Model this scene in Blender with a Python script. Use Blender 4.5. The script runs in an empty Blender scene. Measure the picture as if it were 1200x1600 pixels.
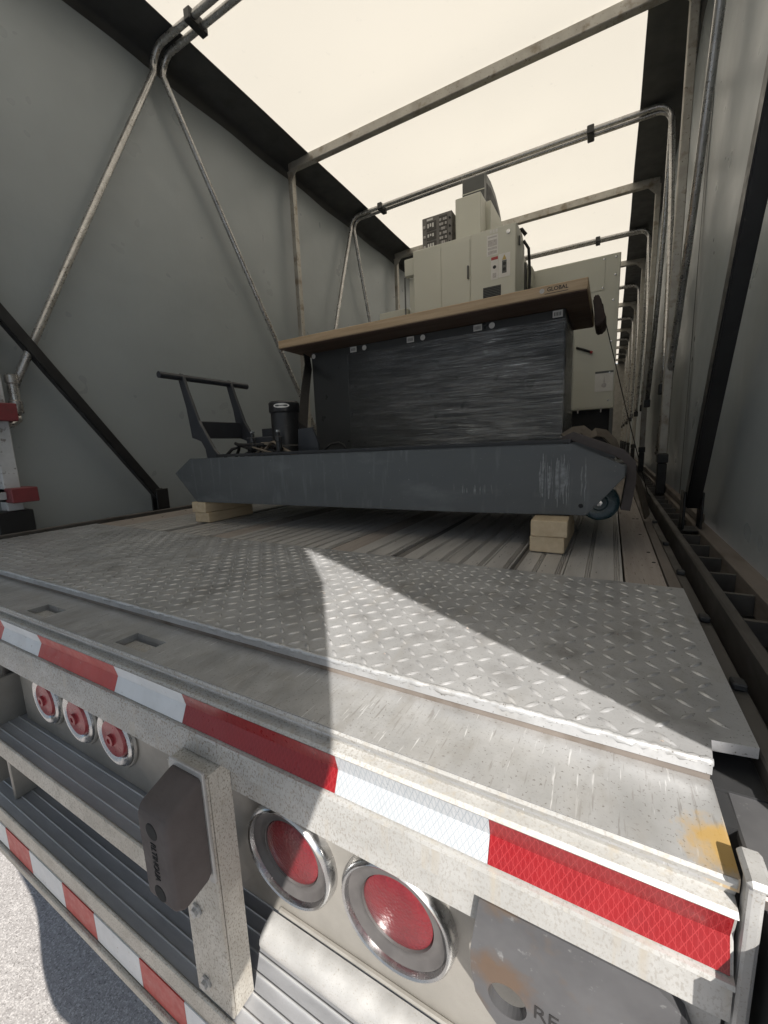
import bpy, bmesh, math, random
from mathutils import Vector, Matrix, noise
random.seed(7)
R_ = math.radians
sc = bpy.context.scene
C = sc.collection

# ------------------------------------------------------------------ camera
cam = bpy.data.cameras.new('camera'); camo = bpy.data.objects.new('camera', cam); C.objects.link(camo)
cam.sensor_fit = 'HORIZONTAL'; cam.sensor_width = 36.0; cam.lens = 19.07
cam.clip_start = 0.02; cam.clip_end = 3000
right = (.87570756, .48141004, -.03715699); up = (-.04537345, .1586619, .98628984); back = (.48070523, -.86201553, .16078466)
mw = Matrix.Identity(4)
for i in range(3):
    mw[i][0] = right[i]; mw[i][1] = up[i]; mw[i][2] = back[i]
mw[0][3], mw[1][3], mw[2][3] = 0.0, 0.0, 0.31
camo.matrix_world = mw
sc.camera = camo
# ------------------------------------------------------------------ sky, sun, exposure
SUN = Vector((-.4565, .6136, -.6443)).normalized()      # direction the light travels
w = bpy.data.worlds.new('World'); sc.world = w; w.use_nodes = True
nt = w.node_tree; sky = nt.nodes.new('ShaderNodeTexSky'); sky.sky_type = 'NISHITA'; sky.sun_disc = False
sky.sun_elevation = R_(40.1); sky.sun_rotation = R_(143.4); sky.air_density = 1.0; sky.dust_density = 1.2
bg = nt.nodes['Background']; bg.inputs[1].default_value = 0.075
nt.links.new(sky.outputs[0], bg.inputs[0])
sl = bpy.data.lights.new('sun', 'SUN'); sl.energy = 5.0; sl.angle = R_(0.5); sl.color = (1.0, .955, .89)
so = bpy.data.objects.new('sun', sl); C.objects.link(so); so.location = (8, -10, 12)
so.rotation_euler = SUN.to_track_quat('-Z', 'Y').to_euler()
vs = sc.view_settings; vs.view_transform = 'Standard'; vs.look = 'None'; vs.gamma = 1; vs.use_curve_mapping = False
vs.exposure = 0.8
sc.cycles.max_bounces = 8; sc.cycles.diffuse_bounces = 4; sc.cycles.transmission_bounces = 4; sc.cycles.glossy_bounces = 3
sc.cycles.sample_clamp_indirect = 6

# ------------------------------------------------------------------ materials
def M(name, c, c2=None, rough=.5, metal=0.0, scale=6, stretch=(1, 1, 1), rv=.1, speck=None, bump=None, spots=None, coat=0, spec=.5, fac=(.35, .65), bump2=None, fade=None, mark=None, scr=None):
    m = bpy.data.materials.new(name); m.use_nodes = True
    N = m.node_tree.nodes; L = m.node_tree.links; b = N['Principled BSDF']
    tc = N.new('ShaderNodeTexCoord'); mp = N.new('ShaderNodeMapping'); mp.inputs['Scale'].default_value = stretch
    L.new(tc.outputs['Object'], mp.inputs[0])
    def nz(sc_, det=4, src=mp, ro=.6):
        n = N.new('ShaderNodeTexNoise'); n.inputs['Scale'].default_value = sc_; n.inputs['Detail'].default_value = det; n.inputs['Roughness'].default_value = ro
        L.new(src.outputs[0], n.inputs['Vector']); return n
    def ramp(src, a, bb, lo=0, hi=1):
        r = N.new('ShaderNodeMapRange'); r.inputs[1].default_value = a; r.inputs[2].default_value = bb; r.inputs[3].default_value = lo; r.inputs[4].default_value = hi
        L.new(src, r.inputs[0]); return r.outputs[0]
    def mix(f, a, bcol):
        x = N.new('ShaderNodeMix'); x.data_type = 'RGBA'
        if isinstance(f, float): x.inputs[0].default_value = f
        else: L.new(f, x.inputs[0])
        for s, v in ((6, a), (7, bcol)):
            if isinstance(v, tuple): x.inputs[s].default_value = (*v, 1)
            else: L.new(v, x.inputs[s])
        return x.outputs[2]
    n1 = nz(scale)
    col = mix(ramp(n1.outputs['Fac'], *fac), c, c2 or tuple(v * .8 for v in c))
    if spots:        # larger stains (scale, lo, hi, colour)
        n3 = nz(spots[0], 4); col = mix(ramp(n3.outputs['Fac'], spots[1], spots[2]), col, spots[3])
    if speck:        # fine dirt specks (scale, lo, hi, colour)
        tm = N.new('ShaderNodeMapping'); L.new(tc.outputs['Object'], tm.inputs[0]); tm.inputs['Scale'].default_value = speck[4] if len(speck) > 4 else (1, 1, 1)
        n2 = nz(speck[0], 3, tm, .65); sf = ramp(n2.outputs['Fac'], speck[1], speck[2])
        if fade:     # dirt that thins out along x
            sx = N.new('ShaderNodeSeparateXYZ'); L.new(tc.outputs['Object'], sx.inputs[0]); mu = N.new('ShaderNodeMath'); mu.operation = 'MULTIPLY'; L.new(sf, mu.inputs[0]); L.new(ramp(sx.outputs[0], *fade), mu.inputs[1]); sf = mu.outputs[0]
        col = mix(sf, col, speck[3])
    for (ss, st, rot, lo, hi, cc) in (scr or ()):      # scratches and drag marks
        sm_ = N.new('ShaderNodeMapping'); sm_.inputs['Scale'].default_value = st; sm_.inputs['Rotation'].default_value = (0, 0, R_(rot)); L.new(tc.outputs['Object'], sm_.inputs[0])
        n6 = nz(ss, 3, sm_, .55); col = mix(ramp(n6.outputs['Fac'], lo, hi), col, cc)
    if mark:         # a blotch of paint: (centre, radius, colour)
        dm = N.new('ShaderNodeVectorMath'); dm.operation = 'DISTANCE'; dm.inputs[1].default_value = mark[0]; L.new(tc.outputs['Object'], dm.inputs[0])
        nn = nz(55, 5); ad = N.new('ShaderNodeMath'); ad.operation = 'MULTIPLY_ADD'; ad.inputs[1].default_value = -mark[1] * 1.7; L.new(nn.outputs['Fac'], ad.inputs[0]); L.new(dm.outputs['Value'], ad.inputs[2])
        col = mix(ramp(ad.outputs[0], mark[1] * -.35, mark[1] * .3, .8, 0), col, mark[2])
    L.new(col, b.inputs['Base Color'])
    b.inputs['Metallic'].default_value = metal
    b.inputs['Specular IOR Level'].default_value = spec
    b.inputs['Coat Weight'].default_value = coat; b.inputs['Coat Roughness'].default_value = .12
    n4 = nz(scale * 2.7, 2); L.new(ramp(n4.outputs['Fac'], .3, .7, max(rough - rv, .03), min(rough + rv, 1)), b.inputs['Roughness'])
    prev = None
    for bp in (bump, bump2):
        if not bp: continue
        bm_ = N.new('ShaderNodeMapping'); bm_.inputs['Scale'].default_value = bp[2] if len(bp) > 2 else (1, 1, 1); L.new(tc.outputs['Object'], bm_.inputs[0])
        n5 = nz(bp[0], 3, bm_); bn = N.new('ShaderNodeBump'); bn.inputs['Strength'].default_value = bp[1]; bn.inputs['Distance'].default_value = bp[3] if len(bp) > 3 else .01
        L.new(n5.outputs['Fac'], bn.inputs['Height'])
        if prev: L.new(prev.outputs[0], bn.inputs['Normal'])
        prev = bn
    if prev: L.new(prev.outputs[0], b.inputs['Normal'])
    return m

def translucent(name, c, t, k=.5):
    m = bpy.data.materials.new(name); m.use_nodes = True
    N = m.node_tree.nodes; L = m.node_tree.links; N.remove(N['Principled BSDF'])
    tc = N.new('ShaderNodeTexCoord')
    def nzn(s, d, ro=.6):
        n = N.new('ShaderNodeTexNoise'); n.inputs['Scale'].default_value = s; n.inputs['Detail'].default_value = d; n.inputs['Roughness'].default_value = ro; L.new(tc.outputs['Object'], n.inputs[0]); return n
    n = nzn(1.6, 7); r = N.new('ShaderNodeMapRange'); r.inputs[1].default_value = .3; r.inputs[2].default_value = .72; r.inputs[3].default_value = .98; r.inputs[4].default_value = .95; L.new(n.outputs['Fac'], r.inputs[0])
    n2 = nzn(17, 5); r2 = N.new('ShaderNodeMapRange'); r2.inputs[1].default_value = .66; r2.inputs[2].default_value = .8; r2.inputs[3].default_value = 1.0; r2.inputs[4].default_value = .78; L.new(n2.outputs['Fac'], r2.inputs[0])
    mm = N.new('ShaderNodeMath'); mm.operation = 'MULTIPLY'; L.new(r.outputs[0], mm.inputs[0]); L.new(r2.outputs[0], mm.inputs[1])
    def vm(col):
        x = N.new('ShaderNodeVectorMath'); x.operation = 'SCALE'; x.inputs[0].default_value = col; L.new(mm.outputs[0], x.inputs['Scale']); return x
    d = N.new('ShaderNodeBsdfDiffuse'); d.inputs[0].default_value = (*c, 1)
    tr = N.new('ShaderNodeBsdfTranslucent'); L.new(vm(t).outputs[0], tr.inputs[0])
    ms = N.new('ShaderNodeMixShader'); ms.inputs[0].default_value = k
    L.new(d.outputs[0], ms.inputs[1]); L.new(tr.outputs[0], ms.inputs[2]); L.new(ms.outputs[0], N['Material Output'].inputs[0])
    return m

MT = {}
MT['ground'] = M('asphalt', (.37, .35, .335), (.29, .272, .26), rough=.95, scale=40, speck=(190, .54, .60, (.50, .475, .455)), spots=(140, .56, .64, (.17, .16, .15)), bump=(190, .5, (1, 1, 1), .004), spec=.2)
SCR = ((60, (4, .3, 1), 12, .62, .68, (.33, .32, .31)), (48, (5, .35, 1), -14, .64, .70, (.68, .68, .68)), (12, (2.2, .9, 1), 25, .55, .78, (.38, .37, .355)))
MT['alum'] = M('aluminium', (.56, .565, .57), (.43, .432, .435), rough=.42, metal=.55, scale=7, stretch=(1, 1.6, 1), spots=(16, .56, .74, (.29, .275, .255)), speck=(260, .61, .69, (.18, .165, .15)), bump=(60, .14, (1, 1, 1), .003), bump2=(12, .14, (1, 1, 1), .006))
MT['tail'] = M('tail_plate_aluminium', (.50, .50, .50), (.37, .37, .368), rough=.40, metal=.55, scale=9, stretch=(1.4, .8, 1), spots=(22, .55, .74, (.36, .35, .335)), speck=(300, .60, .68, (.22, .205, .19)), bump=(60, .16, (1, 1, 1), .003), bump2=(14, .16, (1, 1, 1), .006), mark=((.097, .372, -.02), .030, (.70, .43, .10)), scr=SCR)
MT['plate'] = M('tread_plate', (.50, .502, .507), (.385, .386, .39), rough=.42, metal=.5, scale=5, spots=(11, .53, .76, (.25, .243, .237)), speck=(260, .61, .70, (.155, .145, .13)), bump=(110, .18, (1, 1, 1), .002), scr=SCR[2:])
MT['galv'] = M('dirty_galvanised', (.54, .515, .465), (.42, .395, .35), rough=.6, metal=.25, scale=11, speck=(400, .53, .60, (.29, .26, .22), (1, 1, .6)), scr=((16, (5, 5, .5), 0, .56, .76, (.40, .37, .32)),), spots=(45, .55, .75, (.42, .385, .33)), bump=(150, .2, (1, 1, 1), .002))
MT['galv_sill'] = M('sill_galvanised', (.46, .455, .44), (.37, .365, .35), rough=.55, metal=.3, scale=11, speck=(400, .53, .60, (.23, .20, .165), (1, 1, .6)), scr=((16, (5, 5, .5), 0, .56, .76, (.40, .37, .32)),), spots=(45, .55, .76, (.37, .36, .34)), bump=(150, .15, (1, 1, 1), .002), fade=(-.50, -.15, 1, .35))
MT['galv_clean'] = M('galvanised', (.46, .455, .445), (.36, .355, .345), rough=.5, metal=.4, scale=14, speck=(480, .58, .67, (.32, .30, .27)), bump=(90, .12, (1, 1, 1), .002))
MT['panel'] = M('lamp_panel', (.33, .313, .285), (.265, .252, .228), rough=.45, metal=.45, scale=9, speck=(480, .60, .68, (.27, .245, .215)), bump=(70, .1, (1, 1, 1), .002))
MT['tread'] = M('step_tread', (.42, .425, .44), (.33, .335, .35), rough=.5, metal=.5, scale=10, stretch=(.4, 2, 1), speck=(230, .66, .73, (.33, .32, .3)), bump=(120, .15, (1, 1, 1), .002))
MT['rib'] = M('step_rib', (.5, .5, .5), (.4, .4, .4), rough=.4, metal=.6)
MT['steel'] = M('bare_steel', (.15, .15, .155), (.11, .11, .115), rough=.45, metal=.55, scale=12, spots=(9, .58, .78, (.2, .12, .055)), mark=((-.075, .337, -.225), .030, (.17, .11, .07)), speck=(75, .64, .74, (.27, .27, .27)), bump=(40, .1, (1, 1, 1), .003))
MT['dark_steel'] = M('dark_steel', (.035, .036, .038), (.055, .055, .056), rough=.5, metal=.4, scale=9, speck=(60, .66, .74, (.11, .1, .09)))
MT['chrome'] = M('chrome', (.60, .60, .60), (.50, .50, .50), rough=.24, metal=1.0, scale=20, rv=.08)
MT['gasket'] = M('rubber_gasket', (.062, .058, .057), (.09, .084, .082), rough=.42, scale=20)
MT['rubber'] = M('bumper_rubber', (.085, .072, .069), (.105, .09, .086), rough=.8, scale=12, bump=(150, .2, (1, 1, 1), .002), spec=.3)
MT['rubber_dark'] = M('rubber_recess', (.012, .012, .012), rough=.9)
MT['black'] = M('black_paint', (.011, .011, .012), (.018, .018, .019), rough=.42, scale=12, speck=(60, .68, .76, (.06, .055, .05)))
MT['tarp'] = M('grey_tarp', (.30, .328, .338), (.28, .306, .315), rough=.33, scale=2.2, rv=.06, bump=(1.6, .22, (1, .7, 1.6), .03), bump2=(6, .10, (1, 1.7, .5), .012), spots=(3.5, .68, .9, (.26, .283, .29)))
MT['band'] = M('dark_tarp', (.055, .057, .057), (.042, .043, .043), rough=.5, scale=4, bump=(9, .2, (1, .3, 1), .02))
MT['roof'] = translucent('white_roof_vinyl', (.72, .70, .66), (.95, .875, .73), .45)
MT['shade_sheet'] = translucent('shade_sheet_fill', (.52, .55, .57), (.45, .53, .63), .255)  # added sheet; cool translucency tuned as soft fill for the shaded tail
MT['bow'] = M('bow_tube', (.50, .49, .475), (.37, .36, .345), rough=.30, metal=.75, scale=14, speck=(90, .6, .7, (.15, .125, .1)), bump=(60, .1, (1, 1, 1), .002))
MT['beam'] = M('bow_beam', (.43, .41, .37), (.33, .31, .275), rough=.5, metal=.5, scale=9, spots=(12, .55, .7, (.22, .185, .14)), speck=(80, .62, .7, (.14, .115, .085)))
MT['floor'] = M('floor_aluminium', (.56, .54, .515), (.45, .43, .41), rough=.52, metal=.35, scale=4, stretch=(3, .5, 1), spots=(7, .58, .84, (.36, .34, .32)), speck=(90, .64, .72, (.12, .11, .1), (2, .4, 1)), bump=(70, .2, (3, .2, 1), .003))
MT['floor_groove'] = M('floor_groove', (.20, .185, .172), rough=.8)
MT['wood_floor'] = M('floor_timber', (.29, .25, .22), (.36, .315, .28), rough=.75, scale=5, stretch=(9, .6, 1), speck=(60, .63, .7, (.045, .034, .027), (4, .35, 1)), bump=(40, .3, (6, .3, 1), .004))
MT['ledge'] = M('rail_ledge', (.20, .172, .15), (.13, .112, .098), rough=.65, scale=7, stretch=(1, .3, 1), spots=(14, .55, .7, (.11, .085, .065)), metal=.15)
MT['rail'] = M('rail_metal', (.13, .12, .11), (.075, .07, .064), rough=.55, metal=.4, scale=9, stretch=(1, .4, 1), spots=(15, .5, .7, (.075, .066, .06)))
MT['pine'] = M('pine', (.62, .505, .35), (.53, .415, .275), rough=.7, scale=9, stretch=(5, .5, 5), speck=(30, .68, .75, (.33, .2, .1)), bump=(60, .15, (4, .3, 4), .002), spec=.3)
MT['pine_end'] = M('pine_end', (.60, .45, .28), (.48, .34, .2), rough=.75, scale=30, spec=.3)
MT['pontoon'] = M('grey_steel_paint', (.082, .09, .094), (.07, .077, .081), rough=.42, scale=3, stretch=(.6, 1, 1.5), spots=(5, .56, .8, (.15, .16, .166)), speck=(140, .69, .74, (.22, .23, .23)), scr=((7, (6, 6, .8), 0, .58, .8, (.125, .135, .142)),), bump=(30, .05, (1, 1, 1), .003))
MT['scratch'] = M('pale_scrape', (.24, .25, .26), (.13, .14, .145), rough=.6, scale=90)
MT['dark_paint'] = M('charcoal_paint', (.035, .038, .045), (.028, .03, .036), rough=.45, scale=6)
MT['cabinet'] = M('cabinet_paint', (.050, .050, .049), (.043, .043, .042), rough=.36, scale=5)
MT['ply'] = M('bench_top_wood', (.52, .38, .24), (.42, .295, .175), rough=.6, scale=7, stretch=(.5, 5, 9), speck=(80, .62, .7, (.34, .23, .13), (.3, 3, 6)), bump=(50, .1, (.3, 3, 3), .002))
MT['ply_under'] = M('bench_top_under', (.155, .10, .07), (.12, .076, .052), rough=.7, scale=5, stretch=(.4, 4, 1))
MT['machine'] = M('machine_paint', (.60, .59, .50), (.57, .56, .475), rough=.42, scale=3, rv=.05, bump=(120, .04, (1, 1, 1), .001))
MT['machine_dark'] = M('machine_dark_paint', (.10, .102, .098), (.085, .087, .083), rough=.45, scale=6)
MT['control'] = M('control_face', (.175, .163, .148), (.155, .145, .132), rough=.5, scale=9)
MT['control_dark'] = M('control_recess', (.072, .064, .056), (.055, .05, .044), rough=.5, scale=40)
MT['label'] = M('white_label', (.72, .70, .66), (.66, .64, .6), rough=.5, scale=30)
MT['label_grey'] = M('label_print', (.42, .39, .37), (.55, .52, .5), rough=.5, scale=90)
MT['label_red'] = M('label_red', (.42, .05, .05), rough=.5)
MT['label_yellow'] = M('label_yellow', (.52, .38, .12), rough=.5)
MT['print'] = M('black_print', (.018, .017, .017), rough=.6)
MT['void'] = M('dark_opening', (.006, .006, .008), rough=.6)
MT['red_bracket'] = M('red_paint', (.19, .035, .04), (.15, .03, .034), rough=.5, scale=20, speck=(70, .63, .7, (.08, .04, .035)))
MT['white_post'] = M('white_post', (.50, .51, .52), (.38, .39, .40), rough=.55, scale=10, speck=(45, .6, .7, (.18, .17, .16)))
MT['strap'] = M('black_webbing', (.016, .015, .015), (.024, .022, .021), rough=.85, scale=60)
MT['brown'] = M('brown_protector', (.055, .033, .024), (.04, .025, .019), rough=.7)
MT['tan'] = M('tan_webbing', (.20, .165, .125), (.15, .12, .09), rough=.85, scale=30)
MT['wheel'] = M('blue_green_wheel', (.03, .06, .068), (.022, .048, .055), rough=.3, scale=14)
MT['yellow'] = M('yellow_paint_mark', (.62, .34, .045), (.52, .33, .10), rough=.6, scale=30)

def tape_mat(name, c, c2, line):
    m = M(name, c, c2, rough=.35, scale=30, coat=.12)
    N = m.node_tree.nodes; L = m.node_tree.links; b = N['Principled BSDF']
    tc = [n for n in N if n.type == 'TEX_COORD'][0]
    old = b.inputs['Base Color'].links[0].from_socket
    lines = None
    for ang in (0, 60, 120):
        mp = N.new('ShaderNodeMapping'); mp.inputs['Rotation'].default_value = (R_(90), 0, R_(ang)) ; mp.vector_type = 'TEXTURE'
        L.new(tc.outputs['Object'], mp.inputs[0])
        wv = N.new('ShaderNodeTexWave'); wv.inputs['Scale'].default_value = 88; wv.inputs['Distortion'].default_value = 0.0; wv.bands_direction = 'X'
        L.new(mp.outputs[0], wv.inputs['Vector'])
        r = N.new('ShaderNodeMapRange'); r.inputs[1].default_value = .965; r.inputs[2].default_value = .995; L.new(wv.outputs['Fac'], r.inputs[0])
        if lines is None: lines = r.outputs[0]
        else:
            mx = N.new('ShaderNodeMath'); mx.operation = 'MAXIMUM'; L.new(lines, mx.inputs[0]); L.new(r.outputs[0], mx.inputs[1]); lines = mx.outputs[0]
    x = N.new('ShaderNodeMix'); x.data_type = 'RGBA'; L.new(lines, x.inputs[0]); L.new(old, x.inputs[6]); x.inputs[7].default_value = (*line, 1)
    L.new(x.outputs[2], b.inputs['Base Color'])
    return m
MT['tape_red'] = tape_mat('red_reflective_tape', (.21, .004, .007), (.18, .003, .006), (.28, .022, .025))
MT['tape_white'] = tape_mat('white_reflective_tape', (.42, .43, .445), (.37, .385, .40), (.24, .27, .30))
MT['tape_red2'] = M('pale_red_tape', (.43, .05, .042), (.37, .04, .035), rough=.45, scale=20, speck=(160, .68, .73, (.42, .2, .16)))  # lighter plain tape for the left of the sill and the lower step
MT['tape_white2'] = M('pale_white_tape', (.62, .64, .66), (.56, .575, .59), rough=.45, scale=20, speck=(160, .66, .72, (.36, .33, .3)))

def lens_mat():
    m = M('red_lens', (.15, .012, .017), (.115, .009, .013), rough=.32, scale=40, rv=.04, coat=.15)
    N = m.node_tree.nodes; L = m.node_tree.links; b = N['Principled BSDF']
    tc = [n for n in N if n.type == 'TEX_COORD'][0]
    v = N.new('ShaderNodeTexVoronoi'); v.inputs['Scale'].default_value = 240; L.new(tc.outputs['Object'], v.inputs['Vector'])
    bn = N.new('ShaderNodeBump'); bn.inputs['Strength'].default_value = .35; bn.inputs['Distance'].default_value = .002; L.new(v.outputs['Distance'], bn.inputs['Height']); L.new(bn.outputs[0], b.inputs['Normal'])
    b.inputs['Subsurface Weight'].default_value = .25; b.inputs['Subsurface Radius'].default_value = (.02, .002, .002); b.inputs['Subsurface Scale'].default_value = .3
    return m
MT['lens'] = lens_mat()
MT['lens_dull'] = M('dull_red_lens', (.30, .03, .04), (.24, .025, .03), rough=.35, scale=40, coat=.2)

def film_mat():
    m = bpy.data.materials.new('stretch_film'); m.use_nodes = True
    N = m.node_tree.nodes; L = m.node_tree.links; N.remove(N['Principled BSDF'])
    tc = N.new('ShaderNodeTexCoord')
    def nz(s, st, d=6, rot=0):
        mp = N.new('ShaderNodeMapping'); mp.inputs['Scale'].default_value = st; mp.inputs['Rotation'].default_value = (0, R_(rot), 0); L.new(tc.outputs['Object'], mp.inputs[0])
        n = N.new('ShaderNodeTexNoise'); n.inputs['Scale'].default_value = s; n.inputs['Detail'].default_value = d; n.inputs['Roughness'].default_value = .62; L.new(mp.outputs[0], n.inputs['Vector']); return n
    a = nz(5, (.8, .8, 16), 8, 2.5); bn = N.new('ShaderNodeBump'); bn.inputs['Strength'].default_value = .9; bn.inputs['Distance'].default_value = .02; L.new(a.outputs['Fac'], bn.inputs['Height'])
    g = N.new('ShaderNodeBsdfGlossy'); g.inputs['Roughness'].default_value = .15; g.inputs['Color'].default_value = (.85, .85, .85, 1); L.new(bn.outputs[0], g.inputs['Normal'])
    df = N.new('ShaderNodeBsdfDiffuse'); df.inputs[0].default_value = (.42, .42, .42, 1)
    t = N.new('ShaderNodeBsdfTransparent')
    c0 = nz(3.0, (1.2, 1.2, 9), 5, 4); c1 = nz(4.2, (1.6, 1.6, 50), 8, 2.5); c = N.new('ShaderNodeMix'); c.data_type = 'FLOAT'; c.inputs[0].default_value = .55; L.new(c0.outputs['Fac'], c.inputs[2]); L.new(c1.outputs['Fac'], c.inputs[3]); r = N.new('ShaderNodeMapRange'); r.inputs[1].default_value = .40; r.inputs[2].default_value = .68; r.inputs[3].default_value = .04; r.inputs[4].default_value = .8; L.new(c.outputs[0], r.inputs[0])
    m1 = N.new('ShaderNodeMixShader'); m1.inputs[0].default_value = .55; L.new(df.outputs[0], m1.inputs[1]); L.new(g.outputs[0], m1.inputs[2])
    m2 = N.new('ShaderNodeMixShader'); sx = N.new('ShaderNodeSeparateXYZ'); L.new(tc.outputs['Object'], sx.inputs[0]); rx = N.new('ShaderNodeMapRange'); rx.inputs[1].default_value = -1.28; rx.inputs[2].default_value = -.55; rx.inputs[3].default_value = .1; rx.inputs[4].default_value = 1; L.new(sx.outputs[0], rx.inputs[0])
    mu = N.new('ShaderNodeMath'); mu.operation = 'MULTIPLY'; L.new(r.outputs[0], mu.inputs[0]); L.new(rx.outputs[0], mu.inputs[1]); L.new(mu.outputs[0], m2.inputs[0]); L.new(t.outputs[0], m2.inputs[1]); L.new(m1.outputs[0], m2.inputs[2])
    fr = N.new('ShaderNodeFresnel'); fr.inputs[0].default_value = 1.5; L.new(bn.outputs[0], fr.inputs['Normal'])
    m3 = N.new('ShaderNodeMixShader'); L.new(fr.outputs[0], m3.inputs[0]); L.new(m2.outputs[0], m3.inputs[1]); L.new(g.outputs[0], m3.inputs[2])
    st = N.new('ShaderNodeMapRange'); st.inputs[1].default_value = .60; st.inputs[2].default_value = .70; st.inputs[3].default_value = 0; st.inputs[4].default_value = 1.0; L.new(c1.outputs['Fac'], st.inputs[0])
    c2 = nz(3.5, (2, 2, 4), 3, 8); s2 = N.new('ShaderNodeMapRange'); s2.inputs[1].default_value = .48; s2.inputs[2].default_value = .62; L.new(c2.outputs['Fac'], s2.inputs[0])
    mA = N.new('ShaderNodeMath'); mA.operation = 'MULTIPLY'; L.new(st.outputs[0], mA.inputs[0]); L.new(s2.outputs[0], mA.inputs[1])
    mB = N.new('ShaderNodeMath'); mB.operation = 'MULTIPLY'; L.new(mA.outputs[0], mB.inputs[0]); L.new(rx.outputs[0], mB.inputs[1])
    wd = N.new('ShaderNodeBsdfDiffuse'); wd.inputs[0].default_value = (.82, .82, .82, 1)  # white streaks painted in for highlights on the film's wrinkles
    m4 = N.new('ShaderNodeMixShader'); L.new(mB.outputs[0], m4.inputs[0]); L.new(m3.outputs[0], m4.inputs[1]); L.new(wd.outputs[0], m4.inputs[2])
    L.new(m4.outputs[0], N['Material Output'].inputs[0])
    return m
MT['film'] = film_mat()

# ------------------------------------------------------------------ mesh helpers (all in place coordinates, metres)
def nb(): return bmesh.new()
def box(bm, x0, x1, y0, y1, z0, z1, bev=0.0, seg=1):
    vs_ = [bm.verts.new(p) for p in ((x0, y0, z0), (x1, y0, z0), (x1, y1, z0), (x0, y1, z0), (x0, y0, z1), (x1, y0, z1), (x1, y1, z1), (x0, y1, z1))]
    fs = [bm.faces.new([vs_[i] for i in q]) for q in ((0, 3, 2, 1), (4, 5, 6, 7), (0, 1, 5, 4), (1, 2, 6, 5), (2, 3, 7, 6), (3, 0, 4, 7))]
    if bev:
        es = list({e for f in fs for e in f.edges})
        bmesh.ops.bevel(bm, geom=es, offset=bev, segments=seg, affect='EDGES', profile=.5)
    return bm
def B(*a, **k): return box(nb(), *a, **k)
def prism(bm, pts, axis, a, b):
    """outline of 2D points extruded along axis from a to b. axis x: pts=(y,z); y: (x,z); z: (x,y)"""
    def P(p, t): return {'x': (t, p[0], p[1]), 'y': (p[0], t, p[1]), 'z': (p[0], p[1], t)}[axis]
    lo = [bm.verts.new(P(p, a)) for p in pts]; hi = [bm.verts.new(P(p, b)) for p in pts]
    n = len(pts)
    bm.faces.new(lo); bm.faces.new(hi[::-1])
    for i in range(n): bm.faces.new((lo[i], hi[i], hi[(i + 1) % n], lo[(i + 1) % n]))
    bmesh.ops.recalc_face_normals(bm, faces=bm.faces[:])
    return bm
def tube(bm, path, r, seg=10, cap=True, rect=None):
    pts = [Vector(p) for p in path]; rings = []
    up_ = None
    for i, p in enumerate(pts):
        d = (pts[min(i + 1, len(pts) - 1)] - pts[max(i - 1, 0)]).normalized()
        if up_ is None:
            a = Vector((0, 1, 0)) if abs(d.y) < .8 else Vector((1, 0, 0)); up_ = (a - d * a.dot(d)).normalized()
        else: up_ = (up_ - d * up_.dot(d)).normalized()
        s = d.cross(up_)
        if rect:
            prof = [(-rect[0], -rect[1]), (rect[0], -rect[1]), (rect[0], rect[1]), (-rect[0], rect[1])]
            k = 1.0
            rings.append([bm.verts.new(p + up_ * u * k + s * v * k) for u, v in prof])
        else:
            rr = r[i] if isinstance(r, (list, tuple)) else r
            rings.append([bm.verts.new(p + (up_ * math.cos(t) + s * math.sin(t)) * rr) for t in [2 * math.pi * q / seg for q in range(seg)]])
    n = len(rings[0])
    for i in range(len(rings) - 1):
        for q in range(n): bm.faces.new((rings[i][q], rings[i][(q + 1) % n], rings[i + 1][(q + 1) % n], rings[i + 1][q]))
    if cap: bm.faces.new(rings[0][::-1]); bm.faces.new(rings[-1])
    bmesh.ops.recalc_face_normals(bm, faces=bm.faces[:])
    return bm
def lathe(bm, prof, c, axis='y', seg=40, cap=True):
    """profile of (radius, offset) revolved about axis through c"""
    rings = []
    for r, o in prof:
        ring = []
        for q in range(seg):
            t = 2 * math.pi * q / seg; u, v = r * math.cos(t), r * math.sin(t)
            ring.append(bm.verts.new({'y': (c[0] + u, c[1] + o, c[2] + v), 'z': (c[0] + u, c[1] + v, c[2] + o), 'x': (c[0] + o, c[1] + u, c[2] + v)}[axis]))
        rings.append(ring)
    for i in range(len(rings) - 1):
        for q in range(seg): bm.faces.new((rings[i][q], rings[i][(q + 1) % seg], rings[i + 1][(q + 1) % seg], rings[i + 1][q]))
    if cap and prof[0][0] > 1e-4: bm.faces.new(rings[0])
    if cap and prof[-1][0] > 1e-4: bm.faces.new(rings[-1][::-1])
    bmesh.ops.remove_doubles(bm, verts=bm.verts[:], dist=1e-6)
    bmesh.ops.recalc_face_normals(bm, faces=bm.faces[:])
    return bm
def grid(nu, nv, fn):
    bm = nb(); V = [[bm.verts.new(fn(i / nu, j / nv)) for j in range(nv + 1)] for i in range(nu + 1)]
    for i in range(nu):
        for j in range(nv): bm.faces.new((V[i][j], V[i + 1][j], V[i + 1][j + 1], V[i][j + 1]))
    return bm
def setup(o, parent, label, cat, group, kind):
    if parent is not None:
        o.parent = parent
        if parent.type == 'EMPTY' and parent.parent is None: o.location = -parent.location
    if label: o['label'] = label
    if cat: o['category'] = cat
    if group: o['group'] = group
    if kind: o['kind'] = kind
def obj(name, bm, m, parent=None, smooth=False, label=None, cat=None, group=None, kind=None):
    if isinstance(bm, bmesh.types.BMesh):
        me = bpy.data.meshes.new(name); bm.to_mesh(me); bm.free()
        if smooth:
            me.polygons.foreach_set('use_smooth', [True] * len(me.polygons))
            if smooth != 'all': me.set_sharp_from_angle(angle=R_(38))
    else: me = bm
    if not me.materials: me.materials.append(MT[m])
    o = bpy.data.objects.new(name, me); C.objects.link(o); setup(o, parent, label, cat, group, kind); return o
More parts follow.
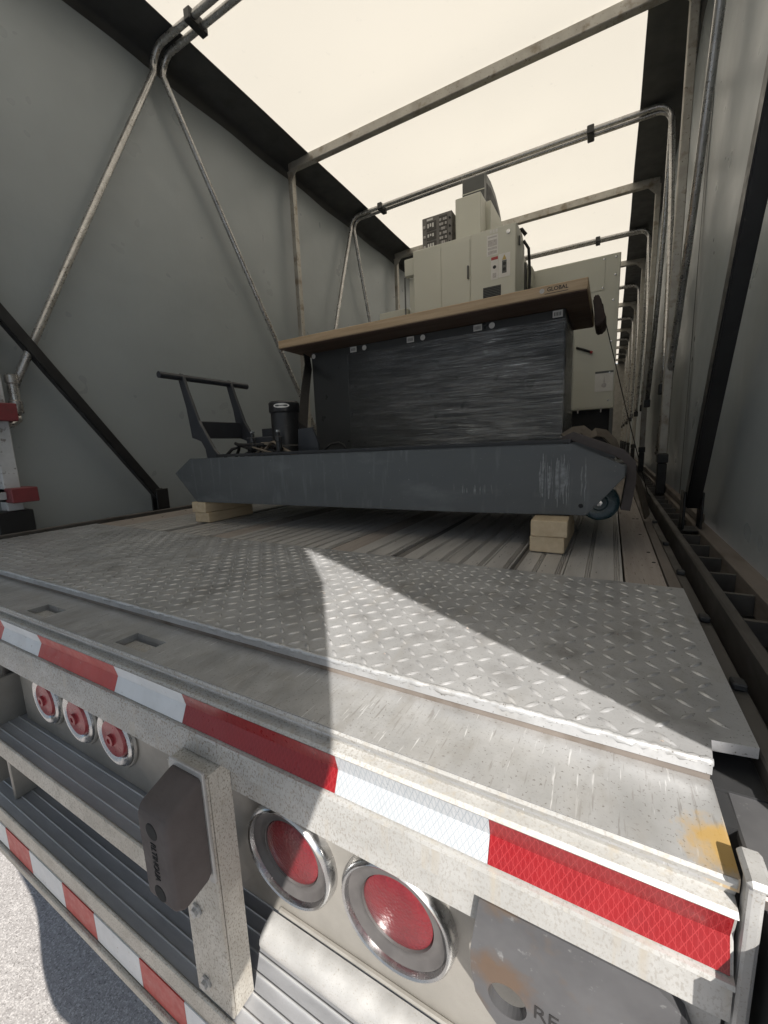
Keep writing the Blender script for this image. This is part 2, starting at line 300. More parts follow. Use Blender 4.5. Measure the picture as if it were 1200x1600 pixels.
def thing(name, loc, label, cat, group=None):
    o = bpy.data.objects.new(name, None); C.objects.link(o); o.location = loc; o.empty_display_size = .1
    setup(o, None, label, cat, group, None); return o
def text_mesh(s, size, depth=.0008, bold=False):
    cu = bpy.data.curves.new('t', 'FONT'); cu.body = s; cu.size = size; cu.extrude = depth; cu.align_x = 'CENTER'; cu.align_y = 'CENTER'
    if bold: cu.offset = size * .018
    o = bpy.data.objects.new('t', cu); C.objects.link(o); bpy.context.view_layer.update()
    me = bpy.data.meshes.new_from_object(o.evaluated_get(bpy.context.evaluated_depsgraph_get()))
    bpy.data.objects.remove(o); bpy.data.curves.remove(cu); return me
def lettering(s, size, m, parent, loc, xdir, updir, depth=.0008, bold=False, squash=1.0):
    me = text_mesh(s, size, depth, bold); x = Vector(xdir).normalized(); u = Vector(updir); u = (u - x * u.dot(x)).normalized(); n = x.cross(u)
    mt = Matrix((( x.x * squash, u.x, n.x, loc[0]), (x.y * squash, u.y, n.y, loc[1]), (x.z * squash, u.z, n.z, loc[2]), (0, 0, 0, 1)))
    me.transform(mt); me.materials.clear(); me.materials.append(MT[m])
    return obj('lettering', me, m, parent)
def fn(p, s=1.0): return noise.noise(Vector(p) * s)

XL, XR, XC = -2.265, .312, -.975
# ================================================================== setting: ground
obj('ground', grid(60, 60, lambda u, v: ((u - .5) * 600, (v - .5) * 600, -1.25)), 'ground', kind='structure')

# ================================================================== the trailer
tr = thing('flatbed_trailer', (XC, .4, -1.25), 'flatbed trailer seen from its rear with tread plate deck, lamps and steps', 'trailer')
tr['label'] = 'aluminium flatbed trailer with tread plate tail, striped rear sill and steps'
# --- tread plate on deck, with raised lugs
dp = obj('tread_plate', prism(nb(), [(-2.095, .446), (.099, .446), (.104, .484), (.143, .490), (.143, .985), (-2.095, .985)], 'z', -.012, 0), 'plate', tr)
bm = nb(); p = .0262; j = 0; yy = .466
while yy < .978:
    i = 0; xx = -2.085 + (j % 2) * 0
    while xx < .132:
        if xx > .085 and yy < .507: xx += p; i += 1; continue
        s = 1 if (i + j) % 2 else -1
        a = R_(45 * s + 4); L_, W_, H_ = .0135, .0036, .0021
        ca, sa = math.cos(a), math.sin(a)
        jx, jy = xx + random.uniform(-.0006, .0006), yy + random.uniform(-.0006, .0006)
        hh = H_ * (.55 + .45 * min(1, max(0, .5 + 1.2 * fn((jx, jy, 0), 4))))
        def q(u, v, zz): return bm.verts.new((jx + u * ca - v * sa, jy + u * sa + v * ca, zz))
        b0 = [q(-L_, 0, -.0004), q(-L_ * .5, -W_ * .85, -.0004), q(0, -W_ * 1.1, -.0004), q(L_ * .5, -W_ * .85, -.0004), q(L_, 0, -.0004), q(L_ * .5, W_ * .85, -.0004), q(0, W_ * 1.1, -.0004), q(-L_ * .5, W_ * .85, -.0004)]
        t0 = [q(-L_ * .6, 0, hh), q(0, -W_ * .45, hh * 1.1), q(L_ * .6, 0, hh), q(0, W_ * .45, hh * 1.1)]
        for f in ((b0[0], b0[1], t0[0]), (b0[1], b0[2], t0[1], t0[0]), (b0[2], b0[3], t0[2], t0[1]), (b0[3], b0[4], t0[2]), (b0[4], b0[5], t0[2]), (b0[5], b0[6], t0[3], t0[2]), (b0[6], b0[7], t0[0], t0[3]), (b0[7], b0[0], t0[0]), (t0[0], t0[1], t0[2], t0[3])): bm.faces.new(f)
        xx += p; i += 1
    yy += p; j += 1
obj('tread_lugs', bm, 'plate', dp, smooth='all', kind='stuff')
# weld bead along the rear edge of the plate
path = []; rad = []
for k in range(420):
    x_ = -2.09 + k * (2.19 / 419); path.append((x_, .4495 + .0022 * fn((x_ * 60, 0, 0)), -.0015 + .001 * fn((x_ * 45, 3, 0)))); rad.append(.0042 + .0007 * math.sin(x_ * 620) + .0015 * fn((x_ * 38, 7, 0)))
obj('weld_bead', tube(nb(), path, rad, seg=8), 'alum', dp, smooth='all')
# --- smooth rear plate (with two pockets) and its support
sp = obj('tail_plate', B(-2.20, -1.112, .347, .450, -.032, -.02), 'tail', tr)
hol = [(-1.112, -1.030), (-.763, -.675)]
bm = nb()
box(bm, -1.030, -.763, .347, .450, -.032, -.02); box(bm, -.675, .100, .347, .450, -.032, -.02)
for a, b_ in hol: box(bm, a, b_, .347, .360, -.032, -.02); box(bm, a, b_, .400, .450, -.032, -.02)
obj('tail_plate', bm, 'tail', tr)
for a, b_ in hol:
    bm = nb(); box(bm, a - .003, a, .357, .403, -.11, -.0325); box(bm, b_, b_ + .003, .357, .403, -.11, -.0325); box(bm, a, b_, .400, .403, -.11, -.0325); box(bm, a, b_, .357, .360, -.11, -.0325); box(bm, a - .003, b_ + .003, .357, .403, -.113, -.1105)
    obj('stake_pocket', bm, 'galv_clean', tr)
bm = nb(); box(bm, -2.18, .098, .4475, .456, -.0198, -.0125)
obj('plate_edge_bar', bm, 'ledge', tr)
# --- rear sill: profile in (y, z), extruded along x
prof = [(.3465, -.0205), (.3450, -.024), (.3505, -.039), (.3385, -.0402), (.3350, -.0435), (.3385, -.0455), (.3430, -.066), (.3335, -.0915), (.3270, -.0925), (.3260, -.0965), (.3300, -.0990), (.3310, -.103), (.3300, -.131), (.3330, -.134), (.348, -.135), (.348, -.186), (.395, -.187), (.395, -.0325), (.3475, -.0325)]
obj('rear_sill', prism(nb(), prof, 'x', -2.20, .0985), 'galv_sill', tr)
# --- conspicuity tape: a sheet of two strips following the crease of the sill
def tape(x0, x1, mat_):
    bm = nb()
    pr = [(.3370, -.0450), (.3419, -.0662), (.3325, -.0905)]
    rows = []
    n = 14
    for k in range(n + 1):
        x_ = x0 + (x1 - x0) * k / n
        rows.append([bm.verts.new((x_, y_ - .0012 + .0003 * fn((x_ * 30, z_ * 40, 1)), z_)) for y_, z_ in pr])
    for k in range(n):
        for q in range(2): bm.faces.new((rows[k][q], rows[k][q + 1], rows[k + 1][q + 1], rows[k + 1][q]))
    obj('reflective_tape', bm, mat_, tr)
segs = [(.096, -.0855), (-.0858, -.265), (-.2653, -.546), (-.5463, -.729), (-.7293, -1.011), (-1.0113, -1.19), (-1.1903, -1.47), (-1.4703, -1.65), (-1.6503, -1.93), (-1.9303, -2.11)]
for k, (a, b_) in enumerate(segs): tape(b_, a, ('tape_red' if k % 2 == 0 else 'tape_white') if k < 3 else ('tape_red2' if k % 2 == 0 else 'tape_white2'))
lettering('DOT-C2', .0085, 'label_grey', tr, (-.108, .3357, -.0835), (1, 0, 0), (0, .33, 1), depth=.0001)
# --- lamp panel
obj('lamp_panel', B(-1.365, -.575, .402, .412, -.389, -.19), 'panel', tr)
obj('lamp_panel', B(-.5745, .03, .402, .412, -.463, -.19), 'panel', tr)
bm = nb(); box(bm, -.451, .03, .394, .4018, -.452, -.446, bev=.002); obj('panel_lip', bm, 'panel', tr)
def tail_light(c):
    e = thing('tail_light', c, None, None); e.parent = tr; e.location = Vector(c) - tr.location
    def ob(n, bm, m, sm=True):
        o = obj(n, bm, m, None, smooth=sm); o.parent = e; o.location = -Vector(c); return o
    ob('bezel', lathe(nb(), [(.0850, .001), (.0850, -.003), (.0838, -.012), (.0818, -.018), (.0790, -.0205), (.0762, -.019), (.0745, -.013), (.0738, -.004)], c, seg=56, cap=False), 'chrome')
    ob('gasket', lathe(nb(), [(.0742, -.012), (.072, -.0115), (.0665, -.006), (.059, -.005), (.0545, -.0075), (.0525, -.002)], c, seg=56, cap=False), 'gasket')
    ob('lens', lathe(nb(), [(.0530, .0), (.0522, -.0052), (.048, -.0075), (.03, -.0095), (.0001, -.0105)], c, seg=56), 'lens')
for c in ((-.411, .402, -.316), (-.2247, .402, -.3125)): tail_light(c)
def marker(c):
    e = thing('marker_light', c, None, None); e.parent = tr; e.location = Vector(c) - tr.location
    def ob(n, bm, m):
        o = obj(n, bm, m, None, smooth=True); o.parent = e; o.location = -Vector(c); return o
    ob('trim_ring', lathe(nb(), [(.070, .001), (.0705, -.003), (.068, -.006), (.0645, -.006)], c, seg=44, cap=False), 'panel')
    ob('bezel', lathe(nb(), [(.0645, -.003), (.063, -.010), (.058, -.0135), (.051, -.012), (.045, -.005), (.0435, .0)], c, seg=44, cap=False), 'chrome')
    ob('lens', lathe(nb(), [(.0435, .0), (.043, -.009), (.040, -.0135), (.013, -.016), (.0125, -.021), (.006, -.0215), (.0055, -.019), (.0001, -.019)], c, seg=44), 'lens_dull')
for x_ in (-1.200, -1.046, -.894): marker((x_, .402, -.280))
# --- half round guard bar below the lamps
gp = [(.40, -.466)] + [(.395 - .030 * math.sin(t), -.492 + .026 * math.cos(t)) for t in [math.pi * k / 10 for k in range(11)]] + [(.40, -.519)]
obj('guard_bar', prism(nb(), gp, 'x', -.4690, .09), 'galv_clean', tr, smooth=True)
# --- steps
def step(x0, x1, y0, y1, zt, hgt, ribs, mfront):
    e = obj('step', B(x0, x1, y0 + .006, y1, zt - .012, zt), 'tread', tr)
    obj('step_nosing', B(x0, x1, y0, y0 + .0058, zt - hgt, zt + .003, bev=.002), mfront, e)
    n = ribs
    for k in range(n):
        yk = y0 + .014 + (y1 - y0 - .02) * (k + .35) / n
        obj('tread_rib', B(x0 + .001, x1 - .001, yk, yk + .0028, zt - .001, zt + .0032, bev=.0008), 'rib', e)
    return e
step(-1.40, -.566, .326, .480, -.392, .047, 6, 'galv')
obj('step_bracket', B(-1.413, -1.4005, .330, .470, -.548, -.265, bev=.002), 'panel', tr)
low = step(-1.96, .02, .300, .470, -.562, .040, 7, 'galv')
bm = nb(); box(bm, -1.96, .02, .3005, .308, -.690, -.6025); box(bm, -1.96, .02, .292, .3002, -.697, -.676, bev=.002)
obj('step_front', bm, 'galv', tr)
for k in range(12):
    x1 = -.722 + .129 + .288 * (3 - k) if False else -.590 + .288 - .288 * k
    if x1 - .129 > -1.95: obj('reflective_tape', B(x1 - .129, x1, .2985, .3003, -.672, -.606), 'tape_red2', tr)
    xa, xb = max(x1 - .287, -1.95), x1 - .130
    if xb > xa: obj('reflective_tape', B(xa, xb, .2985, .3003, -.672, -.606), 'tape_white2', tr)
# gussets between the steps
for x_ in (-1.315, -1.80): obj('step_gusset', B(x_ - .006, x_ + .006, .332, .46, -.5615, -.4045, bev=.002), 'panel', tr)
# --- bumper posts
def post(x0, x1, y0, y1):
    bm = nb(); box(bm, x0, x1, y0, y0 + .006, -.5585, -.1365, bev=.0015); box(bm, x1 - .006, x1, y0 + .0062, y1, -.5585, -.136); box(bm, x0, x0 + .006, y0 + .0062, y1, -.5585, -.136)
    box(bm, x0, x1, y0, y1, -.1358, -.1346)
    o = obj('bumper_post', bm, 'galv', tr)
    return o
po = post(-.553, -.470, .306, .347)
for z_ in (-.386, -.525):
    obj('bolt', lathe(nb(), [(.0115, .0), (.0115, -.003), (.007, -.0035), (.007, -.008), (.0001, -.009)], (-.527, .3055, z_), seg=6), 'galv_clean', tr)
post(-1.56, -1.455, .338, .395)
# --- rubber dock bumper bolted to the post
bm = nb()
pts = [(.3055, -.130), (.3055, -.280), (.297, -.292), (.258, -.298), (.245, -.286), (.245, -.160), (.251, -.148), (.296, -.130)]
prism(bm, pts, 'x', -.534, -.470)
bmesh.ops.bevel(bm, geom=bm.edges[:], offset=.007, segments=4, affect='EDGES', profile=.5)
db = obj('dock_bumper', bm, 'rubber', tr, smooth=True)
for z_ in (-.176, -.272):
    obj('bolt_recess', lathe(nb(), [(.0001, -.0006), (.0105, -.0006), (.012, -.0002), (.0125, .0006)], (-.502, .2449, z_), seg=24), 'rubber_dark', db)
lettering('RLTINOUA', .016, 'rubber_dark', db, (-.502, .2445, -.222), (0, 0, -1), (1, 0, 0), depth=.0004, squash=.75)
obj('mounting_plate', B(-.540, -.4665, .3005, .3052, -.30, -.122, bev=.001), 'galv_clean', db)
# --- steel tow plate with a lifting hole at the right
out = [(-.095, -.142), (.055, -.142), (.075, -.158), (.090, -.20), (.090, -.33), (-.04, -.33), (-.072, -.292), (-.087, -.277), (-.099, -.262), (-.104, -.235), (-.1045, -.21)]
hc, hr = (-.0665, -.250), .0192
bm = nb()
def ring_pts(n=28): return [(hc[0] + hr * math.cos(2 * math.pi * k / n), hc[1] + hr * math.sin(2 * math.pi * k / n)) for k in range(n)]
for y_ in (.3365, .3475):
    ov = [bm.verts.new((x_, y_, z_)) for x_, z_ in out]; iv = [bm.verts.new((x_, y_, z_)) for x_, z_ in ring_pts()]
    es = [bm.edges.new((ov[k], ov[(k + 1) % len(ov)])) for k in range(len(ov))] + [bm.edges.new((iv[k], iv[(k + 1) % len(iv)])) for k in range(len(iv))]
    bmesh.ops.triangle_fill(bm, edges=es, use_beauty=True)
    if y_ < .345: O1, I1 = ov, iv
    else:
        for A, Bv in ((O1, ov), (I1, iv)):
            for k in range(len(A)): bm.faces.new((A[k], A[(k + 1) % len(A)], Bv[(k + 1) % len(A)], Bv[k]))
bmesh.ops.recalc_face_normals(bm, faces=bm.faces[:])
tp = obj('tow_plate', bm, 'steel', tr)
lettering('RE', .022, 'print', tp, (-.030, .3363, -.242), (1, 0, -.02), (0, 0, 1), depth=.0003)
obj('chassis_light_block', B(-2.0, .09, .47, 14.2, -.45, -.12), 'dark_steel', tr)  # unseen solid box for the chassis, added to block light under the deck
obj('frame_crossmember', B(-2.2, .16, .4135, .455, -.46, -.034), 'dark_steel', tr)
# --- right rear corner
obj('corner_plate', B(.113, .30, .352, .55, -.045, -.033, bev=.002), 'steel', tr)
bm = nb(); box(bm, .1010, .1120, .336, .351, -.6, -.012, bev=.003, seg=2); obj('corner_post', bm, 'galv_clean', tr)
obj('corner_cap', B(.0990, .1145, .330, .364, -.0115, -.004, bev=.003), 'galv_clean', tr)
obj('corner_shade_block', B(.119, .30, .272, .42, -.62, -.047), 'dark_steel', tr)  # unseen block added to cast shade on the sill's right end
# --- floor of extruded planks and timber strips
planks = [(-2.095, -1.90, 'wood_floor'), (-1.90, -1.60, 'floor'), (-1.60, -1.555, 'floor_groove'), (-1.555, -1.31, 'floor'), (-1.31, -1.21, 'wood_floor'), (-1.21, -.98, 'floor'), (-.98, -.755, 'floor'), (-.755, -.672, 'wood_floor'), (-.672, -.538, 'floor'), (-.538, -.5, 'floor_groove'), (-.5, -.375, 'floor'), (-.375, -.268, 'floor'), (-.268, -.205, 'floor'), (-.205, -.19, 'floor_groove'), (-.19, -.084, 'floor'), (-.084, .038, 'floor'), (.041, .118, 'wood_floor'), (.120, .143, 'ledge')]
def plank(x0, x1, m):
    if m != 'floor':
        dz = -.012 if m == 'floor_groove' else -.004
        return obj('floor_plank', B(x0 + .001, x1 - .001, .9855, 14.2, -.03, dz), m, tr)
    # grooved top
    pr = [(x0 + .001, -.03)]
    n = max(1, int((x1 - x0) / .045)); wv = (x1 - x0 - .004) / n
    pr.append((x0 + .001, -.002))
    for k in range(n):
        a = x0 + .002 + k * wv
        pr += [(a + .004, -.002), (a + wv - .017, -.002)]
        for q in range(3):
            g0 = a + wv - .0165 + q * .0046
            pr += [(g0, -.002), (g0 + .0008, -.006), (g0 + .0022, -.006), (g0 + .003, -.002)]
    pr += [(x1 - .001, -.002), (x1 - .001, -.03)]
    cl = [pr[0]]
    for q in pr[1:]:
        if abs(q[0] - cl[-1][0]) + abs(q[1] - cl[-1][1]) > 1e-5: cl.append(q)
    bm = nb(); lo = [bm.verts.new((a, .9855, b)) for a, b in cl]; hi = [bm.verts.new((a, 14.2, b)) for a, b in cl]
    for k in range(len(cl) - 1): bm.faces.new((lo[k], lo[k + 1], hi[k + 1], hi[k]))
    bm.faces.new(lo)
    return obj('floor_plank', bm, 'floor', tr)
for a, b_, m in planks: plank(a, b_, m)
obj('sub_floor', B(-2.24, .145, .4565, 14.2, -.045, -.031), 'dark_steel', tr)
bm = nb()
for k in range(26):
    x_ = random.choice((random.uniform(.045, .11), random.uniform(-2.05, -1.92), random.uniform(-1.3, -1.22))); y_ = random.uniform(1.05, 3)
    lathe(bm, [(.0045, .0), (.004, .0012), (.0001, .0014)], (x_, y_, -.0038), axis='z', seg=8)
obj('floor_screws', bm, 'print', tr, kind='stuff')
# --- side rails: inner kerb, slotted pocket rail and outer ledge
def rails(side):
    f = (lambda a, b: (a, b)) if side > 0 else (lambda a, b: (2 * XC - b, 2 * XC - a))
    def bb(a, b, *r, **k): A_, B_ = f(a, b); return B(A_, B_, *r, **k)
    obj('side_rail', bb(.1465, .166, .44, 14.2, -.06, -.012, bev=.002), 'rail', tr)
    obj('side_rail', bb(.186, .204, .42, 14.2, -.06, .010, bev=.003), 'rail', tr)
    obj('rail_floor', bb(.1445, .30, .45, 14.2, -.075, -.062), 'dark_steel', tr)
    obj('rail_ledge', bb(.268, .309, .42, 14.2, -.06, -.004, bev=.003), 'ledge', tr)
    yk = .60; k = 0
    while yk < 6.5:
        obj('pocket_rung', bb(.2045, .2675, yk, yk + .011, -.058, -.016), 'rail', tr)
        yk += .145
    for yk in (.62, .84, 1.12, 1.42, 1.78, 2.2, 2.7):
        obj('rail_clip', bb(.1485, .164, yk, yk + .02, -.0115, -.002, bev=.002), 'dark_steel', tr)
rails(1); rails(-1)
# --- front bulkhead
bm = nb(); box(bm, XL - .01, XR + .01, 14.25, 14.30, 0, 2.42); obj('front_bulkhead', bm, 'panel', tr)

# ================================================================== rolling tarp canopy
cn = thing('rolling_tarp_canopy', (XC, 1.0, 0), 'rolling tarp cover with grey sides, glowing white roof and metal bows', 'tarp cover')
ZR = 2.44
def rear_y(z, x): return .352 - .572 * z
# roof sheet
def roof_fn(u, v):
    x_ = -2.045 + u * 2.141; y_ = -1.0 + v * 15.3
    return (x_, y_, ZR + .008 * fn((x_ * 1.1, y_ * .9, 0)) - .012 * math.sin(math.pi * u) * abs(math.sin(math.pi * (y_ - 1.65) / .9)))
obj('roof_sheet', grid(24, 150, roof_fn), 'roof', cn, smooth='all')
for side in (-1, 1):
    xw = XL if side < 0 else XR; xe = -2.015 if side < 0 else .066
    def bf(u, v, xw=xw, xe=xe, side=side):
        y_ = -1.05 + u * 15.35
        t = v; x_ = xe + (xw + side * .03 - xe) * min(1, t * 1.2) ; z_ = ZR - .016 - .02 * t - .17 * max(0, t - .82) / .18
        s = -side * .004
        return (x_ + .004 * fn((y_ * 1.3, t * 3, 5)), y_, z_ + .006 * fn((y_ * 1.7, t * 4, 9)))
    bm = grid(110, 10, bf)
    obj('roof_edge_band', bm, 'band', cn, smooth='all')
    def wf(u, v, xw=xw, side=side):
        z_ = -.03 + v * (2.36 + .03)
        y0 = rear_y(z_, xw) if side > 0 else rear_y(z_, xw) - .05
        y_ = y0 + u * (14.28 - y0)
        bul = .010 * fn((y_ * .8, z_ * .8, side * 5)) + .010 * math.sin(y_ * 3.4) * math.sin(math.pi * v) + .004 * fn((y_ * 3, z_ * 2, 4))
        bul += .010 * max(0, v - .82) / .18 * math.sin(y_ * 9 + z_ * 3)
        return (xw + (-side) * bul * .6 + side * .008, y_, z_)
    obj('side_sheet', grid(170, 40, wf), 'tarp', cn, smooth='all')
obj('seam_strip', grid(2, 30, lambda u, v: (XR - .004, 2.43 + .03 * u, -.02 + 2.36 * v)), 'band', cn)
# bows
XLb, XRb = -2.20, .25
def bow_path(y_, legL, legR, dy, rc=.10, zt=2.395):
    """full hoop: leg end points on each side (y,z), top at y_, small offset dy"""
    pts = []
    (yl, zl), (yr, zr) = legL, legR
    yt = y_ + dy
    def leg(xs, s, ye, ze):
        o = [(xs, ye, ze)]
        for k in range(1, 7):
            t = k / 7; o.append((xs + .012 * math.sin(t * 3.1) * -s, ye + (yt - ye) * t, ze + (zt - rc - ze) * t))
        for k in range(0, 7):
            a = math.pi / 2 * k / 6; o.append((xs + s * rc * (1 - math.cos(a)), yt, zt - rc + rc * math.sin(a)))
        return o
    A = leg(XLb, 1, yl, zl); Bp = leg(XRb, -1, yr, zr)
    mid = [(XLb + rc + (XRb - XLb - 2 * rc) * k / 8, yt, zt + .006 * math.sin(math.pi * k / 8)) for k in range(1, 8)]
    return A + mid + Bp[::-1]
def carriage(y_, side, h=.16):
    x0 = XLb if side < 0 else XRb
    b = B(x0 - .022, x0 + .022, y_ - .03, y_ + .03, -.01, h, bev=.005); o = obj('bow_foot', b, 'black', cn)
    obj('foot_bracket', B(x0 - .026, x0 + .026, y_ - .036, y_ + .036, h + .001, h + .05, bev=.004), 'dark_steel', o)
vb = [1.66, 3.545, 5.345, 7.1, 8.9, 10.7, 12.5]
for n, y_ in enumerate(vb):
    for s in (-1, 1):
        if n == 0:
            l = (.80, .60) if s < 0 else (2.98, .20)
            r_ = (.55, .12) if s < 0 else (2.98, .20)
        else: l = r_ = (y_ + s * .60, .60)
        b = obj('bow_tube', tube(nb(), bow_path(y_, l, r_, s * .028, rc=.10 if s < 0 else .085), .0165, seg=12), 'bow', cn, smooth='all')
        if n > 0:
            for x_ in (XLb, XRb):
                obj('tube_end', B(x_ - .022, x_ + .022, l[0] - .022, l[0] + .022, .545, .605, bev=.004), 'black', b)
    for x_ in (-1.88, -.22):
        obj('bow_clamp', B(x_ - .022, x_ + .022, y_ - .055, y_ + .055, 2.368, 2.422, bev=.005), 'black', cn)
rb = [2.712, 4.447, 6.2, 8.0, 9.8, 11.6, 13.4]
for y_ in rb:
    o = obj('bow_beam', B(XLb - .01, XRb + .01, y_ - .024, y_ + .024, 2.368, 2.428, bev=.004), 'beam', cn)
    for x_ in (XLb, XRb):
        obj('bow_leg', B(x_ - .02, x_ + .02, y_ - .022, y_ + .022, .21, 2.366, bev=.004), 'beam', o)
        carriage(y_, -1 if x_ < -1 else 1)
        obj('corner_gusset', prism(nb(), [(x_ - .02, 2.36), (x_ + (.09 if x_ < -1 else -.09), 2.366), (x_, 2.27)], 'y', y_ - .027, y_ - .0225), 'beam', o)
# long rails of the canopy that the right hand light catches
for x_ in (XLb - .045, XRb + .04):
    obj('canopy_rail', B(x_ - .012, x_ + .012, 1.78, 14.2, .0, .03, bev=.003), 'ledge', cn)
# black raking struts at the rear
def strut(x_, p0, p1, wd):
    d = Vector((0, p1[0] - p0[0], p1[1] - p0[1])).normalized(); nrm = Vector((0, -d.z, d.y))
    bm = nb(); A = Vector((x_, *p0)); E = Vector((x_, *p1)); hx = Vector((.02, 0, 0)); hn = nrm * wd / 2
    pr = [(-1, -1), (1, -1), (1, 1), (-1, 1)]
    lo = [bm.verts.new(A + hx * a + hn * b) for a, b in pr]; hi = [bm.verts.new(E + hx * a + hn * b) for a, b in pr]
    bm.faces.new(lo); bm.faces.new(hi[::-1])
    for k in range(4): bm.faces.new((lo[k], hi[k], hi[(k + 1) % 4], lo[(k + 1) % 4]))
    bmesh.ops.recalc_face_normals(bm, faces=bm.faces[:]); bmesh.ops.bevel(bm, geom=bm.edges[:], offset=.004, segments=2, affect='EDGES')
    o = obj('raking_strut', bm, 'black', cn)
    bm = nb(); box(bm, x_ - .028, x_ - .0205, p0[0] - .035, p0[0] + .035, -.008, .12, bev=.002); box(bm, x_ + .0205, x_ + .028, p0[0] - .035, p0[0] + .035, -.008, .12, bev=.002); box(bm, x_ - .028, x_ + .028, p0[0] - .045, p0[0] + .045, -.012, -.0085)
    obj('strut_foot', bm, 'black', o)
strut(-2.20, (1.375, .075), (.14, 1.85), .048)
strut(.25, (1.70, .075), (.66, 1.85), .052)
# socket, red brackets and white post at the left rear
obj('tube_socket', lathe(nb(), [(.021, .0), (.024, .004), (.024, .05), (.019, .055), (.019, .12), (.023, .125), (.023, .155), (.0165, .16)], (-2.195, .80, .50), axis='z', seg=20), 'bow', cn, smooth=True)
obj('socket_elbow', tube(nb(), [(-2.195, .80, .50), (-2.195, .80, .475), (-2.19, .775, .455), (-2.18, .72, .45), (-2.17, .60, .45)], .013), 'bow', cn, smooth='all')
wp = obj('end_post', B(-2.225, -2.160, .70, .755, .10, 1.6, bev=.003), 'white_post', cn)
obj('hinge_bracket', B(-2.235, -2.120, .695, .775, .465, .535, bev=.003), 'red_bracket', wp)
obj('hinge_bracket', B(-2.235, -2.10, .70, .79, .135, .195, bev=.003), 'red_bracket', wp)
obj('post_foot', B(-2.235, -2.150, .66, .78, -.03, .099, bev=.003), 'black', wp)
obj('post_arm', B(-2.16, -2.145, .48, .70, .15, .18, bev=.002), 'white_post', wp)
# unseen sheet added behind the camera to shade the left of the tail
off = Vector((.1488, 0, .21)); Yc = -.2
edge = [(-.30, -1.0), (-.262, -.60), (-.25, -.36), (-.238, -.18), (-.19, -.09), (-.10, .11), (-.020, .29), (-.016, .353), (-.022, .521), (-.035, .761), (-.068, .887), (-.116, 1.042), (-.20, 1.25), (-.32, 1.6), (-.42, 2.19)]  # outline traced back along the sun from the shadow's edge
def ex(z):
    zz = z - .21
    for (a, b), (c, d) in zip(edge, edge[1:]):
        if b <= zz <= d: return a + (c - a) * (zz - b) / (d - b) + .1488
    return (edge[0][0] if zz < edge[0][1] else edge[-1][0]) + .1488
def bot(x):
    if x > -.9: return -.70
    return -.70 + (-.9 - x) * .31 * .9
def cf(u, v):
    x0 = -2.255; z_ = None
    xr = .0
    zt = 2.42; 
    zb = bot(x0 + u * (ex(-.4) - x0)); z_ = zb + (zt - zb) * v
    x_ = x0 + (ex(z_) - x0) * u
    return (x_, Yc + .02 * math.sin(x_ * 14) * (1 - u) + .004 * fn((x_ * 3, z_, 2)) * (1 - u), z_)
obj('added_shade_sheet', grid(50, 90, cf), 'shade_sheet', cn, smooth='all')

# ================================================================== cargo
# --- timber blocks under the steel frame
def timber(x0, x1, y0, y1, z0, z1, rz, label):
    bm = B(x0, x1, y0, y1, z0, z1, bev=.003, seg=2)
    c = Vector(((x0 + x1) / 2, (y0 + y1) / 2, 0)); bmesh.ops.rotate(bm, cent=c, matrix=Matrix.Rotation(rz, 3, 'Z'), verts=bm.verts[:])
    o = obj('timber_block', bm, 'pine', label=label, cat='timber block', group='timber blocks under the steel frame')
timber(-.186, -.096, 1.172, 1.46, .0005, .0455, R_(-1), 'lower pine block under the right end of the grey steel frame')
timber(-.188, -.094, 1.168, 1.45, .0460, .0915, R_(1), 'upper pine block under the right end, touching the grey steel frame')
timber(-1.640, -1.550, 1.178, 1.44, .0005, .0450, R_(1), 'lower pine block under the left end of the grey steel frame')
timber(-1.645, -1.552, 1.172, 1.45, .0455, .0915, R_(-1.2), 'upper pine block under the left end, touching the grey steel frame')
# --- grey steel frame with pointed ends
lf = thing('lift_table_frame', (-.82, 1.45, .092), 'long grey steel frame with pointed ends resting on pine blocks', 'steel frame')
def sk(x): return 1.172 + (x + 1.7) * .048     # the frame lies slightly skewed
def side_plate(yo, th):
    oL = [(-1.738, .220), (-1.63, .285), (-.092, .296), (.036, .234), (.038, .205), (-.052, .096), (-.4, .0925), (-1.615, .0925)]
    bm = nb(); fr = []; bk = []
    n = []
    for a, b_ in oL: n.append((a, b_))
    f0 = [bm.verts.new((a, sk(a) + yo, b_)) for a, b_ in n]; f1 = [bm.verts.new((a, sk(a) + yo + th, b_)) for a, b_ in n]
    bm.faces.new(f0); bm.faces.new(f1[::-1])
    for k in range(len(n)): bm.faces.new((f0[k], f1[k], f1[(k + 1) % len(n)], f0[(k + 1) % len(n)]))
    bmesh.ops.recalc_face_normals(bm, faces=bm.faces[:]); bmesh.ops.bevel(bm, geom=bm.edges[:], offset=.0025, segments=2, affect='EDGES')
    return bm
fp = obj('side_panel', side_plate(0, .008), 'pontoon', lf)
obj('side_panel', side_plate(.56, .008), 'pontoon', lf)
def ramp_strip(x0, z0, x1, z1, m='pontoon', n='end_plate'):
    bm = nb(); t = .006
    pts = [(x0, z0), (x1, z1)]
    vs_ = []
    for a, b_ in pts:
        for yo in (.0085, .5595): vs_.append(bm.verts.new((a, sk(a) + yo, b_)))
        for yo in (.0085, .5595): vs_.append(bm.verts.new((a, sk(a) + yo, b_ - t)))
    for q in ((0, 1, 5, 4), (2, 6, 7, 3), (0, 4, 6, 2), (1, 3, 7, 5), (0, 2, 3, 1), (4, 5, 7, 6)): bm.faces.new([vs_[k] for k in q])
    bmesh.ops.recalc_face_normals(bm, faces=bm.faces[:]); obj(n, bm, m, lf)
ramp_strip(-1.73, .217, -1.635, .27, 'dark_paint'); ramp_strip(-.13, .27, .03, .222, 'dark_paint'); ramp_strip(-1.61, .102, -.06, .104, 'dark_paint', 'base_plate')
